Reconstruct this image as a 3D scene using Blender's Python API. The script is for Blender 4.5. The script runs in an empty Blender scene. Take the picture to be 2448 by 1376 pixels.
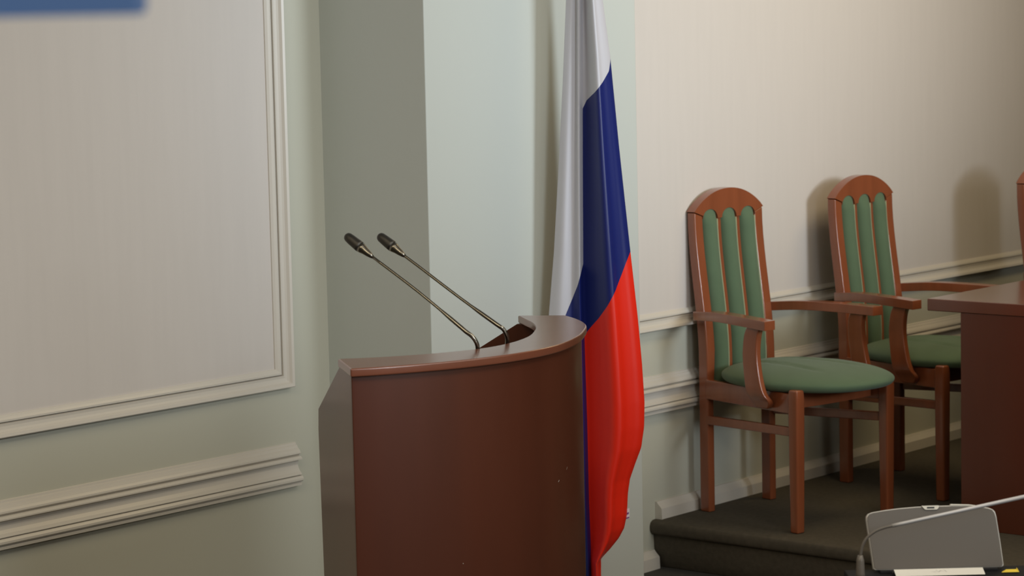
import bpy, bmesh, math, random
from mathutils import Vector, Matrix
random.seed(3)
S = bpy.context.scene
COL = S.collection
# ------------------------------------------------------------------ camera
YAW, PITCH, ROLL = math.radians(50.1), math.radians(6.08), math.radians(-1.24)
fwd = Vector((math.sin(YAW)*math.cos(PITCH), math.cos(YAW)*math.cos(PITCH), -math.sin(PITCH)))
rt0 = Vector((math.cos(YAW), -math.sin(YAW), 0)); up0 = rt0.cross(fwd)
cr, sr = math.cos(ROLL), math.sin(ROLL)
rt = rt0*cr + up0*sr; up = up0*cr - rt0*sr
cd = bpy.data.cameras.new('camera'); cam = bpy.data.objects.new('camera', cd); COL.objects.link(cam)
cam.matrix_world = Matrix(((rt.x, up.x, -fwd.x, 0), (rt.y, up.y, -fwd.y, -5.194), (rt.z, up.z, -fwd.z, 1.885), (0, 0, 0, 1)))
cd.sensor_width = 36; cd.lens = 6250/2448*36; cd.clip_start = .05
cd.dof.use_dof = True; cd.dof.focus_distance = 6.6; cd.dof.aperture_fstop = 8.0
S.camera = cam
# ------------------------------------------------------------------ world, lights, exposure
S.view_settings.view_transform = 'Standard'; S.view_settings.look = 'None'
S.view_settings.gamma = 1; S.view_settings.use_curve_mapping = False
S.view_settings.exposure = -0.10
wd = bpy.data.worlds.new('world'); S.world = wd; wd.use_nodes = True
wd.node_tree.nodes['Background'].inputs[0].default_value = (1.0, .91, .74, 1)
wd.node_tree.nodes['Background'].inputs[1].default_value = .04

def area(name, loc, target, sx, sy, power, color):
    l = bpy.data.lights.new(name, 'AREA'); l.shape = 'RECTANGLE'; l.size = sx; l.size_y = sy
    l.energy = power; l.color = color
    o = bpy.data.objects.new(name, l); COL.objects.link(o); o.location = loc
    o.rotation_euler = (Vector(target)-Vector(loc)).to_track_quat('-Z', 'Y').to_euler()
    return o
def spot(name, loc, target, power, color, cone, radius, wide=1.0, blend=1.0):
    l = bpy.data.lights.new(name, 'SPOT'); l.energy = power; l.color = color
    l.spot_size = math.radians(cone); l.spot_blend = blend; l.shadow_soft_size = radius
    o = bpy.data.objects.new(name, l); COL.objects.link(o); o.location = loc
    o.rotation_euler = (Vector(target)-Vector(loc)).to_track_quat('-Z', 'Y').to_euler(); o.scale = (wide, 1, 1)
    return o
spot('added_wall_spot', (6.6, -5.6, 2.10), (7.1, 0, 2.15), 830, (.84, .93, 1.0), 43, .60, 1.35)  # added spot for the cool frontal light; its cone dims the lower wall
spot('added_wall_spot', (3.0, -5.8, 2.40), (4.4, 0, 2.10), 430, (.86, .94, 1.0), 50, .60, 1.5)  # second added spot, for the left wall and the pilaster
area('ceiling_fill', (1.4, -2.2, 3.18), (1.9, -1.4, 0), 2.6, 1.0, 76, (1.0, .85, .60))  # added warm fill for left-facing sides, not a known fixture
area('ceiling_fill', (4.4, -3.6, 3.18), (4.4, -3.4, 0), 2.6, 1.0, 46, (1.0, .92, .78))
area('ceiling_fill', (8.0, -1.6, 3.18), (8.0, -.9, .2), 2.4, .8, 37, (1.0, .78, .44))  # added warm fill for the right wall and the seats
area('ceiling_fill', (5.0, -7.0, 3.18), (5.0, -6.8, 0), 6.0, 1.6, 120, (1.0, .94, .84))  # added broad fill, supplies the ambient light of the closed room

# ------------------------------------------------------------------ materials
def mat(name, col, rough=.5, spec=.5, metal=0, noise=0, nscale=(8, 8, 8), bump=0, bscale=200, coat=0, sheen=0):
    m = bpy.data.materials.new(name); m.use_nodes = True
    nt = m.node_tree; b = nt.nodes['Principled BSDF']
    b.inputs['Base Color'].default_value = (*col, 1); b.inputs['Roughness'].default_value = rough
    b.inputs['Specular IOR Level'].default_value = spec; b.inputs['Metallic'].default_value = metal
    b.inputs['Coat Weight'].default_value = coat; b.inputs['Coat Roughness'].default_value = .15
    b.inputs['Sheen Weight'].default_value = sheen
    tc = nt.nodes.new('ShaderNodeTexCoord')
    if noise:
        mp = nt.nodes.new('ShaderNodeMapping'); mp.inputs['Scale'].default_value = nscale
        nz = nt.nodes.new('ShaderNodeTexNoise'); nz.inputs['Scale'].default_value = 1; nz.inputs['Detail'].default_value = 5
        mx = nt.nodes.new('ShaderNodeMix'); mx.data_type = 'RGBA'
        mx.inputs[6].default_value = (*[c*(1-noise) for c in col], 1)
        mx.inputs[7].default_value = (*[min(1, c*(1+noise)) for c in col], 1)
        nt.links.new(tc.outputs['Object'], mp.inputs[0]); nt.links.new(mp.outputs[0], nz.inputs[0])
        nt.links.new(nz.outputs[0], mx.inputs[0]); nt.links.new(mx.outputs[2], b.inputs['Base Color'])
    if bump:
        n2 = nt.nodes.new('ShaderNodeTexNoise'); n2.inputs['Scale'].default_value = bscale; n2.inputs['Detail'].default_value = 3
        bp = nt.nodes.new('ShaderNodeBump'); bp.inputs['Strength'].default_value = bump; bp.inputs['Distance'].default_value = .002
        nt.links.new(tc.outputs['Object'], n2.inputs[0]); nt.links.new(n2.outputs[0], bp.inputs['Height'])
        nt.links.new(bp.outputs[0], b.inputs['Normal'])
    return m
M_MINT = mat('mint_wall_paint', (.52, .515, .435), .55, .3, noise=.02, nscale=(1.5, 1.5, 1.5), bump=.04, bscale=60)
M_PILAST = mat('mint_paint_cool_tint', (.515, .54, .505), .5, .35, noise=.02, nscale=(1.5, 1.5, 1.5), bump=.04, bscale=60)  # same mint paint, with the cool light on the pilaster put into its colour
M_CREAM = mat('cream_wallpaper', (.62, .575, .54), .7, .25, noise=.03, nscale=(40, 40, 3), bump=.10, bscale=160)
M_TRIM = mat('cream_moulding_paint', (.62, .58, .52), .35, .45)
M_CEIL = mat('white_ceiling_paint', (.72, .71, .68), .8)
M_CARPET = mat('dark_grey_carpet', (.090, .078, .060), .95, .1, noise=.25, nscale=(60, 60, 60), bump=.6, bscale=500)
M_FLOOR = mat('grey_carpet', (.075, .070, .065), .95, .1, noise=.25, nscale=(60, 60, 60), bump=.5, bscale=500)
M_WOOD = mat('cherry_wood', (.245, .070, .028), .24, .5, noise=.22, nscale=(30, 30, 3), coat=.6)
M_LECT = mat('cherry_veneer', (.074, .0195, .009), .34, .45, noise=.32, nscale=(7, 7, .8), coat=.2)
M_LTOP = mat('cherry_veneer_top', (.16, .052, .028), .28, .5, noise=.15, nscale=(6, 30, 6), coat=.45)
M_DTOP = mat('polished_cherry_veneer', (.13, .038, .019), .2, .5, noise=.15, nscale=(6, 6, 6), coat=.9)
M_TABLE = mat('dark_cherry_veneer', (.10, .026, .012), .26, .5, noise=.2, nscale=(6, 6, 1), coat=.5)
M_GREEN = mat('green_velvet', (.100, .152, .092), .85, .15, noise=.10, nscale=(14, 14, 14), bump=.12, bscale=900, sheen=.12)
M_PIPE = mat('pale_piping', (.30, .33, .20), .7)
M_DARK = mat('black_plastic', (.012, .012, .014), .45)
M_BLK = mat('black_laminate', (.010, .010, .011), .75, .15)
M_STEEL = mat('brushed_steel', (.42, .40, .36), .28, .5, 1)
M_DSTEEL = mat('dark_nickel', (.21, .195, .165), .27, .5, 1)
M_MIC = mat('mic_grille', (.060, .056, .050), .34, .5, .75, bump=.25, bscale=1500)
M_GREY = mat('grey_plastic', (.125, .110, .096), .42, .45)
M_RIM = mat('silver_rim', (.45, .43, .40), .35, .5, .3)
M_SILVER = mat('silver_tube', (.46, .45, .46), .5, .4, .3)
M_WHITE = mat('white_plastic', (.70, .68, .62), .5)
M_PAPER = mat('white_paper', (.72, .70, .64), .8)
M_INK = mat('grey_ink', (.30, .29, .28), .8)
M_YEL = mat('yellow_paper', (.75, .56, .05), .7)
M_TAG = mat('white_label', (.75, .73, .80), .8)
M_TAGI = mat('violet_print', (.18, .06, .25), .8)
M_SCUFF = mat('pale_scuff', (.45, .38, .33), .7)
M_BLUE = mat('added_blue_glow', (.02, .04, .08), .7, noise=.1)

def flag_mat():
    m = bpy.data.materials.new('tricolour_satin'); m.use_nodes = True
    nt = m.node_tree; b = nt.nodes['Principled BSDF']
    at = nt.nodes.new('ShaderNodeAttribute'); at.attribute_name = 'stripe'
    mr = nt.nodes.new('ShaderNodeMapRange'); mr.inputs['From Max'].default_value = 3
    cr_ = nt.nodes.new('ShaderNodeValToRGB'); cr_.color_ramp.interpolation = 'CONSTANT'
    e = cr_.color_ramp.elements
    e[0].position = 0; e[0].color = (.54, .53, .57, 1)
    e[1].position = 1/3; e[1].color = (.007, .014, .125, 1)
    x = e.new(2/3); x.color = (.78, .020, .005, 1)
    nt.links.new(at.outputs['Fac'], mr.inputs['Value']); nt.links.new(mr.outputs[0], cr_.inputs[0])
    nt.links.new(cr_.outputs[0], b.inputs['Base Color'])
    b.inputs['Roughness'].default_value = .42; b.inputs['Specular IOR Level'].default_value = .4
    return m
M_FLAG = flag_mat()

# ------------------------------------------------------------------ helpers
def link(name, bm, mats, parent=None, smooth=False, bevel=0, segs=2, angle=35):
    me = bpy.data.meshes.new(name); bmesh.ops.recalc_face_normals(bm, faces=bm.faces[:]); bm.to_mesh(me); bm.free()
    for m in (mats if isinstance(mats, (list, tuple)) else [mats]): me.materials.append(m)
    if smooth:
        for p in me.polygons: p.use_smooth = True
    o = bpy.data.objects.new(name, me); COL.objects.link(o)
    if parent: o.parent = parent
    if bevel:
        b = o.modifiers.new('bevel', 'BEVEL'); b.width = bevel; b.segments = segs; b.limit_method = 'ANGLE'; b.angle_limit = math.radians(angle)
        b.harden_normals = False
        for p in me.polygons: p.use_smooth = True
        o.modifiers.new('wn', 'WEIGHTED_NORMAL').keep_sharp = True
    return o
def tag(o, label, cat, group=None):
    o['label'] = label; o['category'] = cat
    if group: o['group'] = group
    return o
def thing(name, label, cat, loc, rz=0, group=None):
    o = bpy.data.objects.new(name, None); COL.objects.link(o); o.location = loc; o.rotation_euler = (0, 0, rz)
    o.empty_display_size = .1
    return tag(o, label, cat, group)
def struct(name, bm, mats, **k):
    o = link(name, bm, mats, **k); o['kind'] = 'structure'; return o
def box(bm, x0, x1, y0, y1, z0, z1, mi=0):
    v = [bm.verts.new(p) for p in ((x0,y0,z0),(x1,y0,z0),(x1,y1,z0),(x0,y1,z0),(x0,y0,z1),(x1,y0,z1),(x1,y1,z1),(x0,y1,z1))]
    for f in ((0,3,2,1),(4,5,6,7),(0,1,5,4),(1,2,6,5),(2,3,7,6),(3,0,4,7)):
        bm.faces.new([v[i] for i in f]).material_index = mi
def prism(bm, pts, off, mi=0):
    """closed polygon pts (3D) extruded along off"""
    off = Vector(off); a = [bm.verts.new(p) for p in pts]; b = [bm.verts.new(Vector(p)+off) for p in pts]
    n = len(pts)
    bm.faces.new(a[::-1]).material_index = mi; bm.faces.new(b).material_index = mi
    for i in range(n): bm.faces.new((a[i], a[(i+1) % n], b[(i+1) % n], b[i])).material_index = mi
def loft(bm, rings, cap=True, closed=True, mi=0):
    vs = [[bm.verts.new(p) for p in r] for r in rings]
    n = len(rings[0])
    for a, b in zip(vs, vs[1:]):
        for i in range(n if closed else n-1):
            bm.faces.new((a[i], a[(i+1) % n], b[(i+1) % n], b[i])).material_index = mi
    if cap and closed:
        bm.faces.new(vs[0][::-1]).material_index = mi; bm.faces.new(vs[-1]).material_index = mi
    return vs
def tube(bm, pts, radii, seg=12):
    pts = [Vector(p) for p in pts]
    if not isinstance(radii, (list, tuple)): radii = [radii]*len(pts)
    rings = []; prev = None
    for i, p in enumerate(pts):
        t = (pts[min(i+1, len(pts)-1)]-pts[max(i-1, 0)]).normalized()
        if prev is None:
            prev = t.orthogonal().normalized()
        n = (prev - t*prev.dot(t)).normalized(); prev = n; b = t.cross(n)
        rings.append([p+(n*math.cos(a)+b*math.sin(a))*radii[i] for a in [2*math.pi*k/seg for k in range(seg)]])
    loft(bm, rings)
def catmull(pts, n):
    """n samples per span through pts (tuples of any length)"""
    out = []
    P = [pts[0]]+list(pts)+[pts[-1]]
    for i in range(1, len(P)-2):
        for k in range(n):
            t = k/n; a, b, c, d = P[i-1], P[i], P[i+1], P[i+2]
            out.append(tuple(.5*(2*b[j]+(c[j]-a[j])*t+(2*a[j]-5*b[j]+4*c[j]-d[j])*t*t+(3*b[j]-a[j]-3*c[j]+d[j])*t**3) for j in range(len(b))))
    out.append(tuple(pts[-1])); return out
def interp(tab, x):
    """tab sorted ascending in first entry"""
    if x <= tab[0][0]:
        (a, b), (c, d) = tab[0], tab[1]
        return b+(d-b)*(x-a)/(c-a)
    for (a, b), (c, d) in zip(tab, tab[1:]):
        if x <= c: return b+(d-b)*(x-a)/(c-a)
    (a, b), (c, d) = tab[-2], tab[-1]
    return d+(d-b)/(c-a)*(x-c)

# ------------------------------------------------------------------ the room
PZ = .165                                    # podium height
WL, WR, PF = .16, .03, -.25                  # left wall, right wall, pilaster front (Y)
PX0, PX1 = 5.55, 6.54                        # pilaster in X
PANEL_L, PANEL_R = 5.36, 6.72                # panel frames end / start
ZB = .855                                    # bottom of the wallpaper
H = 3.25
bm = bmesh.new(); box(bm, -3, 15, -9, .4, -.1, 0); struct('floor', bm, M_FLOOR)
bm = bmesh.new(); box(bm, -3, 15, -9, .4, H, H+.1); struct('ceiling', bm, M_CEIL)
def wall(name, x0, x1, y, px0, px1):
    bm = bmesh.new()
    def q(a, b, c, d, mi):
        f = bm.faces.new([bm.verts.new(p) for p in ((a, y, c), (b, y, c), (b, y, d), (a, y, d))]); f.material_index = mi
    q(x0, x1, 0, ZB, 0); q(px0, px1, ZB, 2.75, 1); q(x0, x1, 2.75, H, 0)
    if px0 > x0: q(x0, px0, ZB, 2.75, 0)
    if px1 < x1: q(px1, x1, ZB, 2.75, 0)
    bmesh.ops.remove_doubles(bm, verts=bm.verts[:], dist=1e-5)
    bmesh.ops.solidify(bm, geom=bm.faces[:], thickness=-.1)
    bmesh.ops.recalc_face_normals(bm, faces=bm.faces[:])
    return struct(name, bm, [M_MINT, M_CREAM])
def wallbox(name, x0, x1, y, px0, px1):
    bm = bmesh.new(); T = .12
    box(bm, x0, x1, y, y+T, 0, ZB, 0); box(bm, x0, x1, y, y+T, 2.75, H, 0); box(bm, px0, px1, y, y+T, ZB, 2.75, 1)
    if px0 > x0: box(bm, x0, px0, y, y+T, ZB, 2.75, 0)
    if px1 < x1: box(bm, px1, x1, y, y+T, ZB, 2.75, 0)
    return struct(name, bm, [M_MINT, M_CREAM])
for nm, b_ in (('wall_back', (-3, 15, -9.1, -9, 0, H)), ('wall_side_left', (-3.1, -3, -9.1, .4, 0, H)), ('wall_side_right', (15, 15.1, -9.1, .4, 0, H))):
    bm = bmesh.new(); box(bm, *b_); struct(nm, bm, M_MINT)
wallbox('wall_left', -3, PX0+.02, WL, -3, PANEL_L)
wallbox('wall_right', PX1-.02, 15, WR, PANEL_R, 15)
bm = bmesh.new(); box(bm, PX0, PX1, PF, .3, 0, H); struct('wall_center', bm, M_PILAST, bevel=.004)

def sweep(name, prof, path, y):
    """prof: (z offset outward from panel, protrusion); path: list of (x, z, outward dir (dx,dz)) ; protrusion toward -Y"""
    bm = bmesh.new(); rings = []
    for x, z, dx, dz in path:
        rings.append([(x+dx*a, y-b, z+dz*a) for a, b in prof])
    loft(bm, rings, closed=True); return struct(name, bm, M_TRIM)
# panel moulding: offset 0 = wallpaper edge, grows away from the panel
PM = [(-.006, 0), (-.006, .004), (0, .009), (.006, .0125), (.0110, .0125), (.0118, .002), (.0140, .002), (.0148, .016), (.022, .0145), (.030, .016), (.035, .020), (.040, .0275), (.0475, .030), (.050, .028), (.050, 0)]
LX, LZ = 5.327, .8565
sweep('trim_1', PM, [(-3, LZ, 0, -1), (LX, LZ, 1, -1), (LX, 2.75, 1, 1), (-3, 2.75, 0, 1)], WL)
sweep('trim_2', PM, [(15, LZ, 0, -1), (PANEL_R, LZ, -1, -1), (PANEL_R, 2.75, -1, 1), (15, 2.75, 0, 1)], WR)
RP = [(.640, 0), (.638, .005), (.633, .006), (.631, .010), (.624, .013), (.619, .019), (.613, .023), (.608, .024), (.604, .019), (.6015, .014), (.600, .024), (.594, .030), (.5905, .030), (.590, .016), (.583, .012), (.573, .011), (.563, .014), (.554, .020), (.547, .027), (.5455, .027), (.545, .019), (.5435, .019), (.542, .029), (.536, .033), (.530, .033), (.5255, .028), (.524, .022), (.5225, .022), (.521, .026), (.514, .025), (.512, .018), (.511, 0)]
def rail(name, x0, x1, y, up=0):
    bm = bmesh.new(); loft(bm, [[(x, y-b, z+up) for z, b in RP] for x in (x0, x1)]); struct(name, bm, M_TRIM)
rail('trim_3', -3, 5.395, WL); rail('trim_4', 6.70, 15, WR, .012)
def baseb(name, x0, x1, y, z0):
    pr = [(z0, 0), (z0, .030), (z0+.040, .028), (z0+.048, .020), (z0+.056, .012), (z0+.062, .008), (z0+.062, 0)]
    bm = bmesh.new(); loft(bm, [[(x, y-b, z) for z, b in pr] for x in (x0, x1)]); struct(name, bm, M_TRIM)
baseb('baseboard_right', 6.975, 15, WR, PZ-.004)
baseb('baseboard_corner', PX1, 6.96, WR, 0)
baseb('baseboard_left', -3, PX0, WL, 0)
# podium: carpeted step with a rolled nosing
bm = bmesh.new()
pr = [(15, 0), (6.985, 0), (6.972, .03), (6.966, .07), (6.964, .115), (6.950, .118), (6.944, .128), (6.943, .145), (6.948, .157), (6.960, .1635), (6.985, PZ), (15, PZ)]
loft(bm, [[(x, y, z) for x, z in pr] for y in (-2.9, WR)])
struct('floor_podium', bm, M_CARPET, bevel=.003)

# ------------------------------------------------------------------ high-backed chairs
def yb(z):                                   # lean of the back
    t = min(1, max(0, (z-.52)/.50)); return .048*(3*t*t-2*t**3)
def make_chair(label):
    root = thing('armchair', label, 'chair', (0, 0, 0), 0, 'green upholstered armchairs along the wall')
    XW = .147                                # outer post centre
    PW = .0205
    TZ = 1.018                               # shoulder
    def post(s):
        bm = bmesh.new(); R = []
        for k in range(23):
            z = TZ*k/22
            y = yb(z); d = .024-.005*max(0, (z-.5)/.6); o_ = s*(XW+PW); i_ = s*(XW+PW-2*PW*(.74+.26*min(1, max(0, (z-.40)/.15))))
            R.append([(o_, y-d, z), (i_, y-d, z), (i_, y+d*.8, z), (o_, y+d*.8, z)])
        # the joint with the crest slopes: inner side lower
        for p in range(4):
            x, y, z = R[-1][p]; R[-1][p] = (x, y, z+(-.010 if abs(x) < XW else .004))
        loft(bm, R); return bm
    for s in (-1, 1): link('back_post', post(s), M_WOOD, root, bevel=.005)
    def frontleg(s):
        bm = bmesh.new(); R = []
        for z, w in ((0, .0175), (.2, .019), (.44, .0205), (.472, .0185)):
            x = s*.222
            R.append([(x-w, -.480-w, z), (x+w, -.480-w, z), (x+w, -.480+w, z), (x-w, -.480+w, z)])
        loft(bm, R); return bm
    for s in (-1, 1): link('leg', frontleg(s), M_WOOD, root, bevel=.006)
    # crest rail: arched top, three scallops below
    top = []
    N = 24
    for k in range(N+1):
        u = -1+2*k/N; x = u*(XW+PW+.001); top.append((x, TZ+.006+.074*(1-abs(u)**2.1)**.9))
    bot = []
    cx = [-.092, 0, .092]; hw = .0358
    for c in (cx[2], cx[1], cx[0]):
        for k in range(11):
            a = math.pi*k/10; bot.append((c+hw*math.cos(a), .998+.032*math.sin(a)))
    poly = top+[(XW-PW, TZ-.009)]+bot+[(-XW+PW, TZ-.009)]
    bm = bmesh.new()
    fr, bk = [], []
    for x, z in poly:
        fr.append(bm.verts.new((x, yb(z)-.022, z))); bk.append(bm.verts.new((x, yb(z)+.016, z)))
    n = len(poly); bm.faces.new(fr); bm.faces.new(bk[::-1])
    for i in range(n): bm.faces.new((fr[i], bk[i], bk[(i+1) % n], fr[(i+1) % n]))
    bmesh.ops.triangulate(bm, faces=[f for f in bm.faces if len(f.verts) > 4])
    link('crest_rail', bm, M_WOOD, root, bevel=.012, segs=3, angle=40)
    # two thin slats between the cushions
    for s in (-1, 1):
        bm = bmesh.new(); R = []
        for k in range(16):
            z = .40+.598*k/15; y = yb(z); R.append([(s*.046-.0118, y-.014, z), (s*.046+.0118, y-.014, z), (s*.046+.0118, y+.010, z), (s*.046-.0118, y+.010, z)])
        loft(bm, R); link('slat', bm, M_WOOD, root, bevel=.002)
    # three padded channels
    for c in cx:
        bm = bmesh.new(); NZ, NX = 44, 12; rings = []
        for k in range(NZ+1):
            z = .440+.592*k/NZ
            w = .0352; bul = .028-.016*min(1, max(0, (z-.975)/.045))**1.5
            ring = []
            for i in range(NX+1):
                u = -1+2*i/NX; ring.append((c+u*w, yb(z)-.008-bul*(1-abs(u)**2.0)**.55, z))
            ring += [(c+w, yb(z)+.010, z), (c-w, yb(z)+.010, z)]
            rings.append(ring)
        loft(bm, rings); pad = link('back_cushion', bm, M_GREEN, root, smooth=True)
        bm = bmesh.new()
        tube(bm, [(c+.0356, yb(z)-.0175, z) for z in [.45+.545*k/18 for k in range(19)]], .0032, 6)
        link('piping', bm, M_PIPE, pad, smooth=True)
    # seat frame
    def bar(a, b, w, h, name, par=root, bev=.003):
        a, b = Vector(a), Vector(b); d = (b-a).normalized(); n = Vector((-d.y, d.x, 0)).normalized()*w; u = Vector((0, 0, h))
        bm = bmesh.new(); loft(bm, [[p-n-u, p+n-u, p+n+u, p-n+u] for p in (a, b)])
        return link(name, bm, M_WOOD, par, bevel=bev)
    for s in (-1, 1):
        bar((s*.160, -.018, .424), (s*.220, -.470, .424), .011, .033, 'side_rail')
        bar((s*.159, -.015, .318), (s*.221, -.470, .332), .009, .0150, 'stretcher')
    bar((-.146, -.004, .424), (.146, -.004, .424), .010, .032, 'rear_rail')
    bm = bmesh.new(); R = []
    for k in range(13):
        u = -1+2*k/12; x = u*.198; y = -.425-.012*(1-u*u); R.append([(x, y-.009, .400), (x, y-.009, .452), (x, y+.010, .452), (x, y+.010, .400)])
    loft(bm, R); link('front_rail', bm, M_WOOD, root, bevel=.002)
    # seat cushion: D shaped, rounded front, two stitched grooves
    SZ = .480
    bm = bmesh.new(); NA, NR = 96, 22
    def bound(a):
        ca, sa = math.cos(a), math.sin(a)
        sg = lambda v, e: math.copysign(abs(v)**e, v)
        y = -.275+.245*sg(sa, .62) if sa > 0 else -.275-.350*abs(sa)**.92
        hw_ = .180+.076*min(1, max(0, (-.03-y)/.30))
        return hw_*sg(ca, .62 if sa > 0 else .80), y
    def groove(x, y):
        g = 0
        for s in (-1, 1):
            xx = s*(.060+.035*max(0, (-y-.10)/.4)); g += math.exp(-((x-xx)/.010)**2)
        return g*min(1, max(0, (y+.50)/.10))
    rows = []
    for k in range(1, NR+1):
        r = math.sin(k/NR*math.pi/2); row = []
        for j in range(NA):
            bx, by = bound(2*math.pi*j/NA)
            x, y = bx*r, -.27+(by+.27)*r
            z = SZ+.038*math.sqrt(max(0, 1-r**3.2))+.010*(1-r*r) - .0095*groove(x, y)*(1-r**6) + .010*(-y/.5)*0
            row.append((x, y, z))
        rows.append(row)
    for k in range(1, 7):
        t = k/6; row = []
        for j in range(NA):
            bx, by = bound(2*math.pi*j/NA); r = 1-.10*(1-math.cos(t*math.pi/2))
            row.append((bx*r, -.27+(by+.27)*r, SZ-.022*math.sin(t*math.pi/2)))
        rows.append(row)
    vs = loft(bm, rows, cap=False)
    c = bm.verts.new((0, -.27, SZ+.048))
    for j in range(NA): bm.faces.new((vs[0][j], vs[0][(j+1) % NA], c))
    bm.faces.new(vs[-1])
    link('seat', bm, M_GREEN, root, smooth=True)
    # arms and their curved supports
    for s in (-1, 1):
        bm = bmesh.new(); R = []
        ax = catmull([(.178, .014, .674, .016), (.188, -.010, .677, .020), (.216, -.13, .685, .023), (.246, -.28, .684, .025), (.266, -.408, .680, .025)], 5)
        for x, y, z, w in ax:
            h = .0155
            R.append([(s*x-w, y, z-h), (s*x+w, y, z-h), (s*x+w, y, z+h), (s*x-w, y, z+h)])
        loft(bm, R); link('armrest', bm, M_WOOD, root, bevel=.0075, segs=3)
        bm = bmesh.new(); R = []
        for x, y, z, w in catmull([(.254, -.335, .672, .030), (.256, -.322, .640, .031), (.261, -.320, .58, .032), (.264, -.330, .51, .034), (.262, -.342, .455, .038), (.244, -.350, .425, .040), (.232, -.346, .400, .026)], 4):
            R.append([(s*x-.012, y-w, z), (s*x+.012, y-w, z), (s*x+.012, y+w, z), (s*x-.012, y+w, z)])
        loft(bm, R); link('arm_support', bm, M_WOOD, root, bevel=.005)
    return root
def copy_tree(o, parent=None):
    c = o.copy(); COL.objects.link(c)
    if parent: c.parent = parent
    for ch in list(o.children): copy_tree(ch, c)
    return c
ch1 = make_chair('green high-backed wooden armchair nearest the flag, at the left end of the row')
spots = [(8.052, -.155, -6, 'green high-backed wooden armchair half hidden by the corner of the dark desk'),
         (8.98, -.40, -5, 'wooden armchair cut off by the right edge of the photo, only its back post showing')]
kids = []
for x, y, a, lb in spots:
    c = copy_tree(ch1); c.location = (x, y, PZ); c.rotation_euler.z = math.radians(a); c['label'] = lb
ch1.location = (7.330, -.065, PZ); ch1.rotation_euler.z = math.radians(-9)

# ------------------------------------------------------------------ presidium desk on the podium
tb = thing('desk', 'dark cherry wooden desk with overhanging top standing on the podium at the right edge', 'desk', (7.396, -.78, PZ))
bm = bmesh.new(); box(bm, 0, 4.5, -.80, 0, .710, .750); link('desk_top', bm, M_DTOP, tb, bevel=.003)
bm = bmesh.new(); box(bm, .004, .034, -.74, -.122, 0, .710); link('end_panel', bm, M_TABLE, tb, bevel=.002)
bm = bmesh.new(); box(bm, .034, 4.466, -.735, -.715, .08, .710); link('modesty_panel', bm, M_TABLE, tb)
bm = bmesh.new(); box(bm, 4.466, 4.496, -.74, -.122, 0, .710); link('end_panel', bm, M_TABLE, tb, bevel=.002)

# ------------------------------------------------------------------ lectern
LTZ = 1.165; TH = .018
L0 = Vector((4.3, -1.5, 0))
outer = [(3.834,-1.555),(3.880,-1.586),(3.930,-1.614),(3.985,-1.641),(4.050,-1.666),(4.115,-1.683),(4.190,-1.695),(4.286,-1.694),(4.386,-1.672),(4.500,-1.622),(4.598,-1.562),(4.655,-1.521),(4.705,-1.471),(4.748,-1.415),(4.782,-1.358)]
inner = [(3.933,-1.425),(3.995,-1.478),(4.068,-1.524),(4.143,-1.557),(4.230,-1.578),(4.326,-1.570),(4.430,-1.533),(4.525,-1.474),(4.580,-1.432),(4.632,-1.378),(4.676,-1.320),(4.722,-1.262)]
oc = [Vector((x, y, 0))-L0 for x, y in catmull(outer, 4)]; ic = [Vector((x, y, 0))-L0 for x, y in catmull(inner, 4)]
lec = thing('lectern', 'reddish brown wooden lectern with a curved front and curved top ledge', 'lectern', L0)
def resample(P, n):
    d = [0]
    for p, q in zip(P, P[1:]): d.append(d[-1]+(q-p).length)
    out = []; k = 0
    for i in range(n):
        t = d[-1]*i/(n-1)
        while k < len(P)-2 and d[k+1] < t: k += 1
        out.append(P[k].lerp(P[k+1], (t-d[k])/(d[k+1]-d[k])))
    return out
def strip(bm, P, Q, z0, z1):
    loft(bm, [[(p.x, p.y, z0), (q.x, q.y, z0), (q.x, q.y, z1), (p.x, p.y, z1)] for p, q in zip(P, Q)])
oc = resample(oc, 60); ic = resample(ic, 60)
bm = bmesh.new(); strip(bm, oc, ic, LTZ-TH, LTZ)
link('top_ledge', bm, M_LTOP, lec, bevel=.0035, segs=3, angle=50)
def inset(P, d):
    out = []
    for i, p in enumerate(P):
        t = (P[min(i+1, len(P)-1)]-P[max(0, i-1)]).normalized(); out.append(p+Vector((-t.y, t.x, 0))*d)
    return out
a = inset(oc, .012); b = inset(oc, .030)
sh = (oc[1]-oc[0]).normalized()*.004
a[0] += sh; b[0] += sh
bm = bmesh.new(); strip(bm, a, b, 0, LTZ-TH)
def scuff(i, z, dx, dz, w):
    p = a[i]; t = (a[i+1]-a[i-1]).normalized(); n = Vector((t.y, -t.x, 0))*.0006
    q = Vector((t.x*dx, t.y*dx, dz)); s_ = Vector((0, 0, w))
    f = bm.faces.new([bm.verts.new(v) for v in (p+n+Vector((0, 0, z))-s_, p+n+Vector((0, 0, z))+q-s_, p+n+Vector((0, 0, z))+q+s_, p+n+Vector((0, 0, z))+s_)]); f.material_index = 1
scuff(30, .862, .006, .003, .0009); scuff(33, .880, .005, .005, .0008); scuff(13, .735, .0016, 0, .0009)
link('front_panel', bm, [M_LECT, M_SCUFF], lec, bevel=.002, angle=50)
zt = LTZ-TH
def side(P, u, prof, thick, name):
    n = Vector((-u.y, u.x, 0))
    bm = bmesh.new(); prism(bm, [P+u*d+Vector((0, 0, z)) for d, z in prof], n*thick)
    return link(name, bm, M_LECT, lec, bevel=.0015)
u1 = Vector((.603, .798, 0)).normalized()
prof = [(0, 0), (0, zt), (.134, zt), (.44, 1.015), (.449, .967), (.425, .60), (.40, 0)]
side(b[0]+sh*.2, u1, [(d if d else .001, z) for d, z in prof], -.018, 'side_panel')
u2 = Vector((-.30, .954, 0)).normalized()
prof2 = [(.001, 0), (.001, zt), (.075, zt), (.41, .943), (.425, .91), (.41, .60), (.39, 0)]
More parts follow.
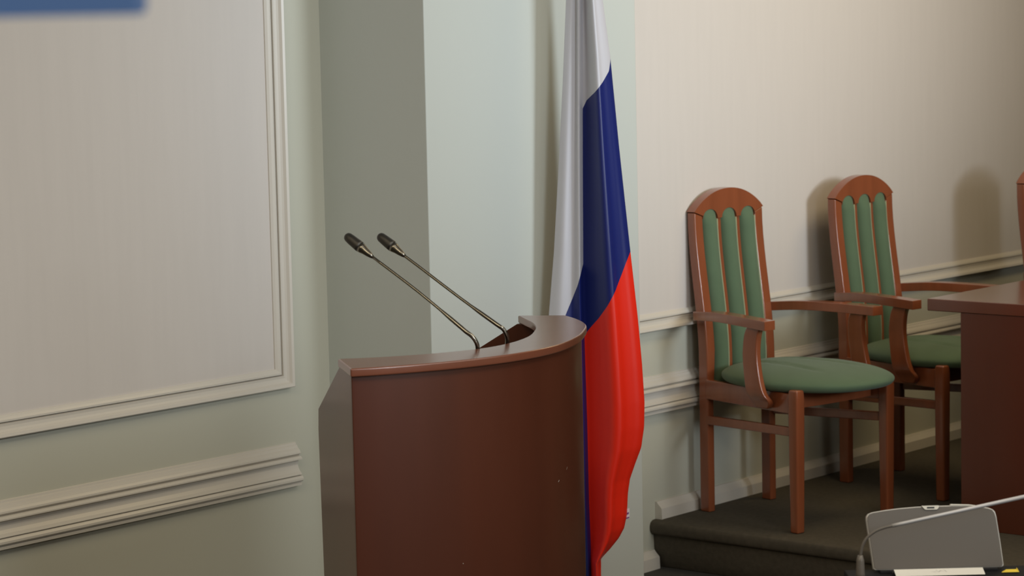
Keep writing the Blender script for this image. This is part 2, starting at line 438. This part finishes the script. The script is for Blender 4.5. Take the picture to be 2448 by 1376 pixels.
side(b[-1]+Vector((-.012, 0.004, 0)), u2, prof2, .018, 'side_panel')
# reading shelf between the side panels
A1 = b[0]+u1*.36+Vector((.03, -.01, 0)); B1 = b[-1]+u2*.33+Vector((-.035, 0, 0))
mid = [p for p in inset(oc, .034)][6:-8]
bm = bmesh.new(); prism(bm, [(p.x, p.y, .985) for p in mid]+[(B1.x, B1.y, .985), (A1.x, A1.y, .985)], (0, 0, .018))
bmesh.ops.triangulate(bm, faces=[f for f in bm.faces if len(f.verts) > 4])
link('reading_shelf', bm, M_LECT, lec)

# ------------------------------------------------------------------ gooseneck microphones on the reading shelf
def mic(label, stem, head_dir_from, tip):
    base = Vector((stem[0][0], stem[0][1]-.004, 1.003))
    r = thing('gooseneck_microphone', label, 'microphone', base, 0, 'gooseneck microphones on the lectern')
    bm = bmesh.new(); tube(bm, [(0, 0, 0), (0, 0, .012), (0, 0, .020)], [.024, .024, .012], 20); link('base', bm, M_DARK, r, smooth=False, bevel=.002)
    pts = [Vector((0, 0, .018)), Vector((0, .001, .08))]+[Vector(p)-base for p in stem]
    pts = [Vector(p) for p in catmull([tuple(p) for p in pts], 4)]
    n = len(pts); k1 = int(n*.62)
    bm = bmesh.new()
    L = [0]
    for i in range(1, n): L.append(L[-1]+(pts[i]-pts[i-1]).length)
    rad = [.0047 if l < .24 else (.0047-.0014*min(1, (l-.24)/.02)) for l in L]
    tube(bm, pts, rad, 12); link('stem', bm, M_DSTEEL, r, smooth=True)
    e = pts[-1]; T = Vector(tip)-base; d = (T-e); Ln = d.length; d.normalize()
    prof_b = [(-.004, .0034), (.003, .0056), (.010, .0072), (.020, .0086), (.028, .0108), (.034, .0122)]
    bm = bmesh.new(); tube(bm, [e+d*t for t, q in prof_b], [q for t, q in prof_b], 16); cap = link('capsule_body', bm, M_DSTEEL, r, smooth=True)
    g0 = .0342
    prof_g = [(g0, .0122), (g0+.006, .0124), (Ln-.018, .0114), (Ln-.009, .0106), (Ln-.004, .0086), (Ln-.001, .0050), (Ln, .001)]
    bm = bmesh.new(); tube(bm, [e+d*t for t, q in prof_g], [q for t, q in prof_g], 20); link('grille', bm, M_MIC, r, smooth=True)
    return r
mic('thin gooseneck microphone on the lectern, the left and lower of the two',
    [(4.2180,-1.5650,1.1395),(4.2160,-1.5690,1.1665),(4.2100,-1.5690,1.1809),(4.2040,-1.5630,1.1923),(4.1987,-1.5510,1.2020),(4.1947,-1.5321,1.2162),(4.1754,-1.4394,1.2835),(4.1522,-1.3259,1.3576)],
    None, (4.1392,-1.2616,1.4025))
mic('thin gooseneck microphone on the lectern, the right one rising from the dark recess',
    [(4.3310,-1.5540,1.1422),(4.3290,-1.5580,1.1702),(4.3220,-1.5600,1.1838),(4.3160,-1.5570,1.1950),(4.3097,-1.5454,1.2045),(4.2912,-1.4578,1.2594),(4.2704,-1.3559,1.3265),(4.2630,-1.3198,1.3497)],
    None, (4.2500,-1.2565,1.3935))

# ------------------------------------------------------------------ flag on its pole
FX, FY = 6.074, -.385; FK = 1.0073
lat = Vector((math.cos(YAW), -math.sin(YAW), 0)); tow = Vector((-math.sin(YAW), -math.cos(YAW), 0))
fg = thing('flag', 'white, blue and red striped flag hanging furled on its pole behind the lectern', 'flag', (FX, FY, 0))
Ls = sorted([(2.25, .000), (2.10, -.013), (1.9813,-.0242),(1.9085,-.0293),(1.6648,-.0438),(1.4196,-.0609),(1.1727,-.0793),(.9865,-.0979),(.7992,-.1103),(.5476,-.1092),(.2939,-.0893),(.1968,-.0724),(.1406,-.0672),(.10,-.065)])
Fs = sorted([(2.25, .012), (1.9804,.0149),(1.9076,.0123),(1.4182,.0031),(1.0467,-.0026),(.8594,-.0012),(.6712,.0015),(.4187,.0031),(.195,.009),(.10,.011)])
Rs = sorted([(2.25, .040), (2.10, .062), (1.9792,.0735),(1.9062,.0783),(1.7413,.0974),(1.4772,.1187),(1.1677,.1467),(.9683,.1657),(.8305,.1758),(.7175,.1814),(.6421,.179),(.5794,.1692),(.5293,.1497),(.4854,.134),(.4413,.1271),(.3781,.1235),(.3377,.1141),(.3088,.0986),(.2776,.073),(.2477,.0437),(.1943,.0428),(.10,.0418)])
WBf = [(.0057,1.5534),(.0138,1.5962),(.0253,1.6205),(.0479,1.6445),(.073,1.6745),(.0919,1.7047),(.0987,1.7449)]
BRf = [(-.005,.90),(.0164,.9366),(.0481,.9771),(.0736,1.0176),(.0992,1.0632),(.1185,1.1063),(.1314,1.137),(.1467,1.1702)]
WBl = [(-.0768,.9236),(-.0484,.9854),(-.0276,1.0323),(-.012,1.0718),(-.0028,1.1027)]
bm = bmesh.new(); lay = bm.verts.layers.float.new('stripe')
NZ = 280; ringsv = []
for k in range(NZ+1):
    z = 2.25-(2.25-.10)*k/NZ
    l, f, r = interp(Ls, z), interp(Fs, z), interp(Rs, z)
    w = r-f; q = min(1, max(0, (2.2-z)/1.0))
    ph = .35*math.sin(z*2.1)
    nd = [(l, .000, 0), (l+(f-l)*.35, .016*q, 0), (l+(f-l)*.70, .004*q, 0), (f-.009, .018, 0), (f-.003, .020, 0), (f+.004, .006, 0.1), (f+.010, -.012, .3), (f+.006, -.016, .7), (f+.0005, .004, 1), (f+.0015, -.006, 1),
          (f+w*.08, -.002, 1), (f+w*.20, .016*q, 1), (f+w*.34, .030+.016*q, 1), (f+w*(.46+.03*ph), .046+.026*q, 1), (f+w*(.58+.03*ph), .048+.026*q, 1), (f+w*(.68+.04*ph), .036+.012*q, 1), (f+w*.82, .028, 1), (f+w*.93, .014, 1), (r, -.006, 1),
          (r-w*.10, -.026, 1), (f+w*.5, -.038, 1), (f, -.040, 1), (l+(f-l)*.4, -.030, .5), (l+.004, -.018, 0)]
    smp = catmull(nd+[nd[0]], 8)[:-1]
    row = []
    for x, d, sd in smp:
        v = bm.verts.new(lat*x*FK+tow*d+Vector((0, 0, 1.885-(1.885-z)*FK)))
        tl = 1+(interp(WBl, x)-z)*6; tl = min(1.95, max(.02, tl))
        wb = interp(WBf, max(x, .0057)); br = interp(BRf, max(x, -.005))
        if z > wb: tf = 1-(z-wb)/(wb-br)
        elif z > br: tf = 1+(wb-z)/(wb-br)
        else: tf = 2+(br-z)/(wb-br)
        tf = min(2.95, max(.05, tf))
        v[lay] = tl if sd < .5 else tf
        row.append(v)
    ringsv.append(row)
n = len(ringsv[0])
for A_, B_ in zip(ringsv, ringsv[1:]):
    for i in range(n): bm.faces.new((A_[i], A_[(i+1) % n], B_[(i+1) % n], B_[i]))
cl = link('cloth', bm, M_FLAG, fg, smooth=True)
bm = bmesh.new(); P_ = lat*.012-tow*.018
tube(bm, [P_+Vector((0, 0, .03)), P_+Vector((0, 0, 2.34))], .010, 14); link('pole', bm, M_STEEL, fg, smooth=True)
bm = bmesh.new(); tube(bm, [P_+Vector((0, 0, z)) for z in (0, .02, .035, .06)], [.12, .12, .05, .02], 28); link('base', bm, M_DARK, fg)
bm = bmesh.new(); tube(bm, [P_+Vector((0, 0, z)) for z in (2.34, 2.36, 2.39, 2.43, 2.47)], [.012, .022, .026, .016, .002], 14); link('finial', bm, M_STEEL, fg, smooth=True)
bm = bmesh.new()
q0 = lat*.108+tow*-.004
def tq(x0, z0, x1, z1, h, d, mi):
    ps = [q0+lat*x0+Vector((0, 0, z0)), q0+lat*x1+Vector((0, 0, z1)), q0+lat*x1+Vector((0, 0, z1+h)), q0+lat*x0+Vector((0, 0, z0+h))]
    prism(bm, [p+tow*d for p in ps], tow*-.0006, mi)
tq(-.010, .345, .024, .357, .030, 0, 0); tq(.010, .364, .022, .369, .006, .0005, 1); tq(.008, .352, .023, .357, .004, .0005, 1)
link('sewn_label', bm, [M_TAG, M_TAGI], fg)

# ------------------------------------------------------------------ delegate table in the foreground with its things
la = Vector((.655, -.755, 0)).normalized(); bk_ = Vector((.755, .655, 0)).normalized()
D0 = Vector((4.398, -2.44, .752)); ang = math.atan2(la.y, la.x)
dt = thing('delegate_table', 'black table top in the lower right corner holding the grey screen', 'table', (D0.x, D0.y, 0), ang)
bm = bmesh.new(); box(bm, -.052, 1.6, -.62, .035, .718, .749); link('table_top', bm, M_BLK, dt, bevel=.003)
for x in (0.0, 1.55):
    for y in (-.58, -.01):
        bm = bmesh.new(); box(bm, x-.02, x+.02, y-.02, y+.02, 0, .718); link('leg', bm, M_DARK, dt)
scn = thing('tilted_screen', 'grey rounded screen tilted back on the black table in the lower right corner', 'screen', (D0.x, D0.y, .750), ang)
tl = math.radians(14)
def LP(x, h, d=0): return Vector((x, h*math.sin(tl)-d*math.cos(tl), .004+h*math.cos(tl)+d*math.sin(tl)))
ol = [(.0022,.003),(-.0025,.050),(-.0078,.100),(-.0072,.1075),(-.0030,.1132),(.0050,.1160),(.030,.1197),(.0603,.1228),(.095,.1248),(.1278,.1257),(.165,.1256),(.1952,.1247),(.2200,.1225),(.2400,.1192),(.2480,.1160),(.2525,.1110),(.2550,.1010),(.2605,.0500),(.2645,.0050),(.2635,.0015),(.2600,.000),(.0060,.000)]
bm = bmesh.new(); prism(bm, [LP(x, h, .001) for x, h in ol], LP(0, 0, -.011)-LP(0, 0, .001)); bmesh.ops.triangulate(bm, faces=[f for f in bm.faces if len(f.verts) > 4])
link('housing', bm, M_RIM, scn, bevel=.0018, angle=50)
cxm, czm = .128, .06
bm = bmesh.new(); prism(bm, [LP(cxm+(x-cxm)*.985, czm+(h-czm)*.972, .0018) for x, h in ol], LP(0, 0, -.0008)-LP(0, 0, .0018)); bmesh.ops.triangulate(bm, faces=[f for f in bm.faces if len(f.verts) > 4])
link('front_panel', bm, M_GREY, scn, bevel=.0006, angle=50)
bm = bmesh.new(); prism(bm, [LP(x, h, .0045) for x, h in ((.1045,.1262),(.1100,.1195),(.1135,.1180),(.1345,.1180),(.1375,.1200),(.1395,.1240),(.1385,.1262))], LP(0, 0, -.002)-LP(0, 0, .0045))
prism(bm, [LP(x, h, .0050) for x, h in ((.1150,.1205),(.1300,.1205),(.1300,.1235),(.1150,.1235))], LP(0, 0, .004)-LP(0, 0, .0050), 1)
link('camera_module', bm, [M_WHITE, M_DARK], scn)
bm = bmesh.new(); prism(bm, [LP(x, h, .002) for x, h in ((.1630,.1285),(.1632,.1255),(.2000,.1243),(.2215,.1215),(.2215,.1235),(.2000,.1268))], LP(0, 0, -.008)-LP(0, 0, .002)); link('top_strip', bm, M_WHITE, scn)
bm = bmesh.new(); prism(bm, [(.015, -.012, 0), (.25, -.012, 0), (.25, .030, 0), (.015, .030, 0)], (0, 0, .0045)); link('foot', bm, M_DARK, scn)
# paper card, yellow tag
pc = thing('paper_card', 'white paper card with faint scribble lying folded in front of the grey screen', 'paper', (D0.x, D0.y, .750), ang)
bm = bmesh.new()
prism(bm, [(.0387, -.030, .0105), (.2158, -.030, .0105), (.218, -.046, .0005), (.0405, -.046, .0005)], (0, .0004, .0004))
prism(bm, [(.0387, -.030, .0105), (.2158, -.030, .0105), (.2158, -.016, .0005), (.0387, -.016, .0005)], (0, .0004, .0004))
link('sheet', bm, M_PAPER, pc)
bm = bmesh.new(); random.seed(5); x = .112
for k in range(10):
    y = -.034-.005*random.random(); dz = lambda yy: .0105-(-.030-yy)/.016*.0100+.0009
    x2, y2 = x+.0035, -.034-.005*random.random()
    prism(bm, [(x, y, dz(y)), (x2, y2, dz(y2)), (x2+.0006, y2, dz(y2)), (x+.0006, y, dz(y))], (0, 0, .0001)); x += .0030
link('scribble', bm, M_INK, pc)
yt = tag(link('sticky_tab', (lambda b: (prism(b, [(.2535, -.034, .0008), (.2880, -.034, .0008), (.2885, -.020, .0028), (.2862, -.018, .0060), (.2850, -.021, .0030), (.2650, -.021, .0030)], (0, .0006, .0008)), b)[1])(bmesh.new()), M_YEL), 'small yellow paper tab lying on the black table right of the grey screen', 'paper tab')
yt.location = (D0.x, D0.y, .750); yt.rotation_euler.z = ang
# table microphone: dark base, grey gooseneck, silver tube
bx_ = Vector((4.264, -2.497, .749))
tm = thing('table_microphone', 'silver tube microphone on a dark base leaning across in front of the grey screen', 'microphone', bx_)
stem = [(4.2632,-2.496,.7666),(4.2639,-2.4968,.7997),(4.2646,-2.4975,.8163),(4.2673,-2.5007,.8352),(4.2738,-2.5082,.8506),(4.2835,-2.5194,.8618),(4.2942,-2.5317,.868),(4.3049,-2.5441,.8717)]
bm = bmesh.new(); tube(bm, [(0, 0, 0), (0, 0, .014), (0, 0, .022)], [.034, .034, .016], 24); link('base', bm, M_DARK, tm, bevel=.002)
bm = bmesh.new(); tube(bm, [(0, 0, .020), (0, 0, .030), (0, .0, .055), (0, 0, .066)], [.010, .0085, .0078, .0050], 16); link('collar', bm, M_GREY, tm, smooth=True)
bm = bmesh.new(); tube(bm, [Vector(p)-bx_ for p in catmull(stem, 4)], .0030, 12); link('gooseneck', bm, M_GREY, tm, smooth=True)
bm = bmesh.new(); e0 = Vector(stem[-1])-bx_; e1 = Vector((4.56, -2.838, .9484))-bx_
tube(bm, [e0, e0.lerp(e1, .05), e1], [.0036, .0038, .0040], 14); link('tube', bm, M_SILVER, tm, smooth=True)
bm = bmesh.new(); dd = (e1-e0).normalized(); tube(bm, [e1, e1+dd*.01, e1+dd*.05, e1+dd*.056], [.0042, .008, .008, .003], 14); link('grille', bm, M_MIC, tm, smooth=True)

# ------------------------------------------------------------------ unidentified blue shape, top left, built as a hanging panel with added glow
M_BLUE.node_tree.nodes['Principled BSDF'].inputs['Emission Color'].default_value = (.062, .110, .215, 1)  # emission added to brighten the blue shape
M_BLUE.node_tree.nodes['Principled BSDF'].inputs['Emission Strength'].default_value = 1
hb = thing('hanging_blue_shape', 'unidentified blue shape out of focus at the top left corner, with added glow', 'screen', (.956, -4.142, 1.8835), math.atan2(-.755, .655))
bm = bmesh.new(); box(bm, -.75, .0, -.02, .02, .003, .45); link('panel', bm, M_BLUE, hb, bevel=.004)
for x in (-.6, -.15):
    bm = bmesh.new(); tube(bm, [(x, 0, .45), (x, 0, H-1.8835)], .008, 10); link('hanging_rod', bm, M_STEEL, hb)
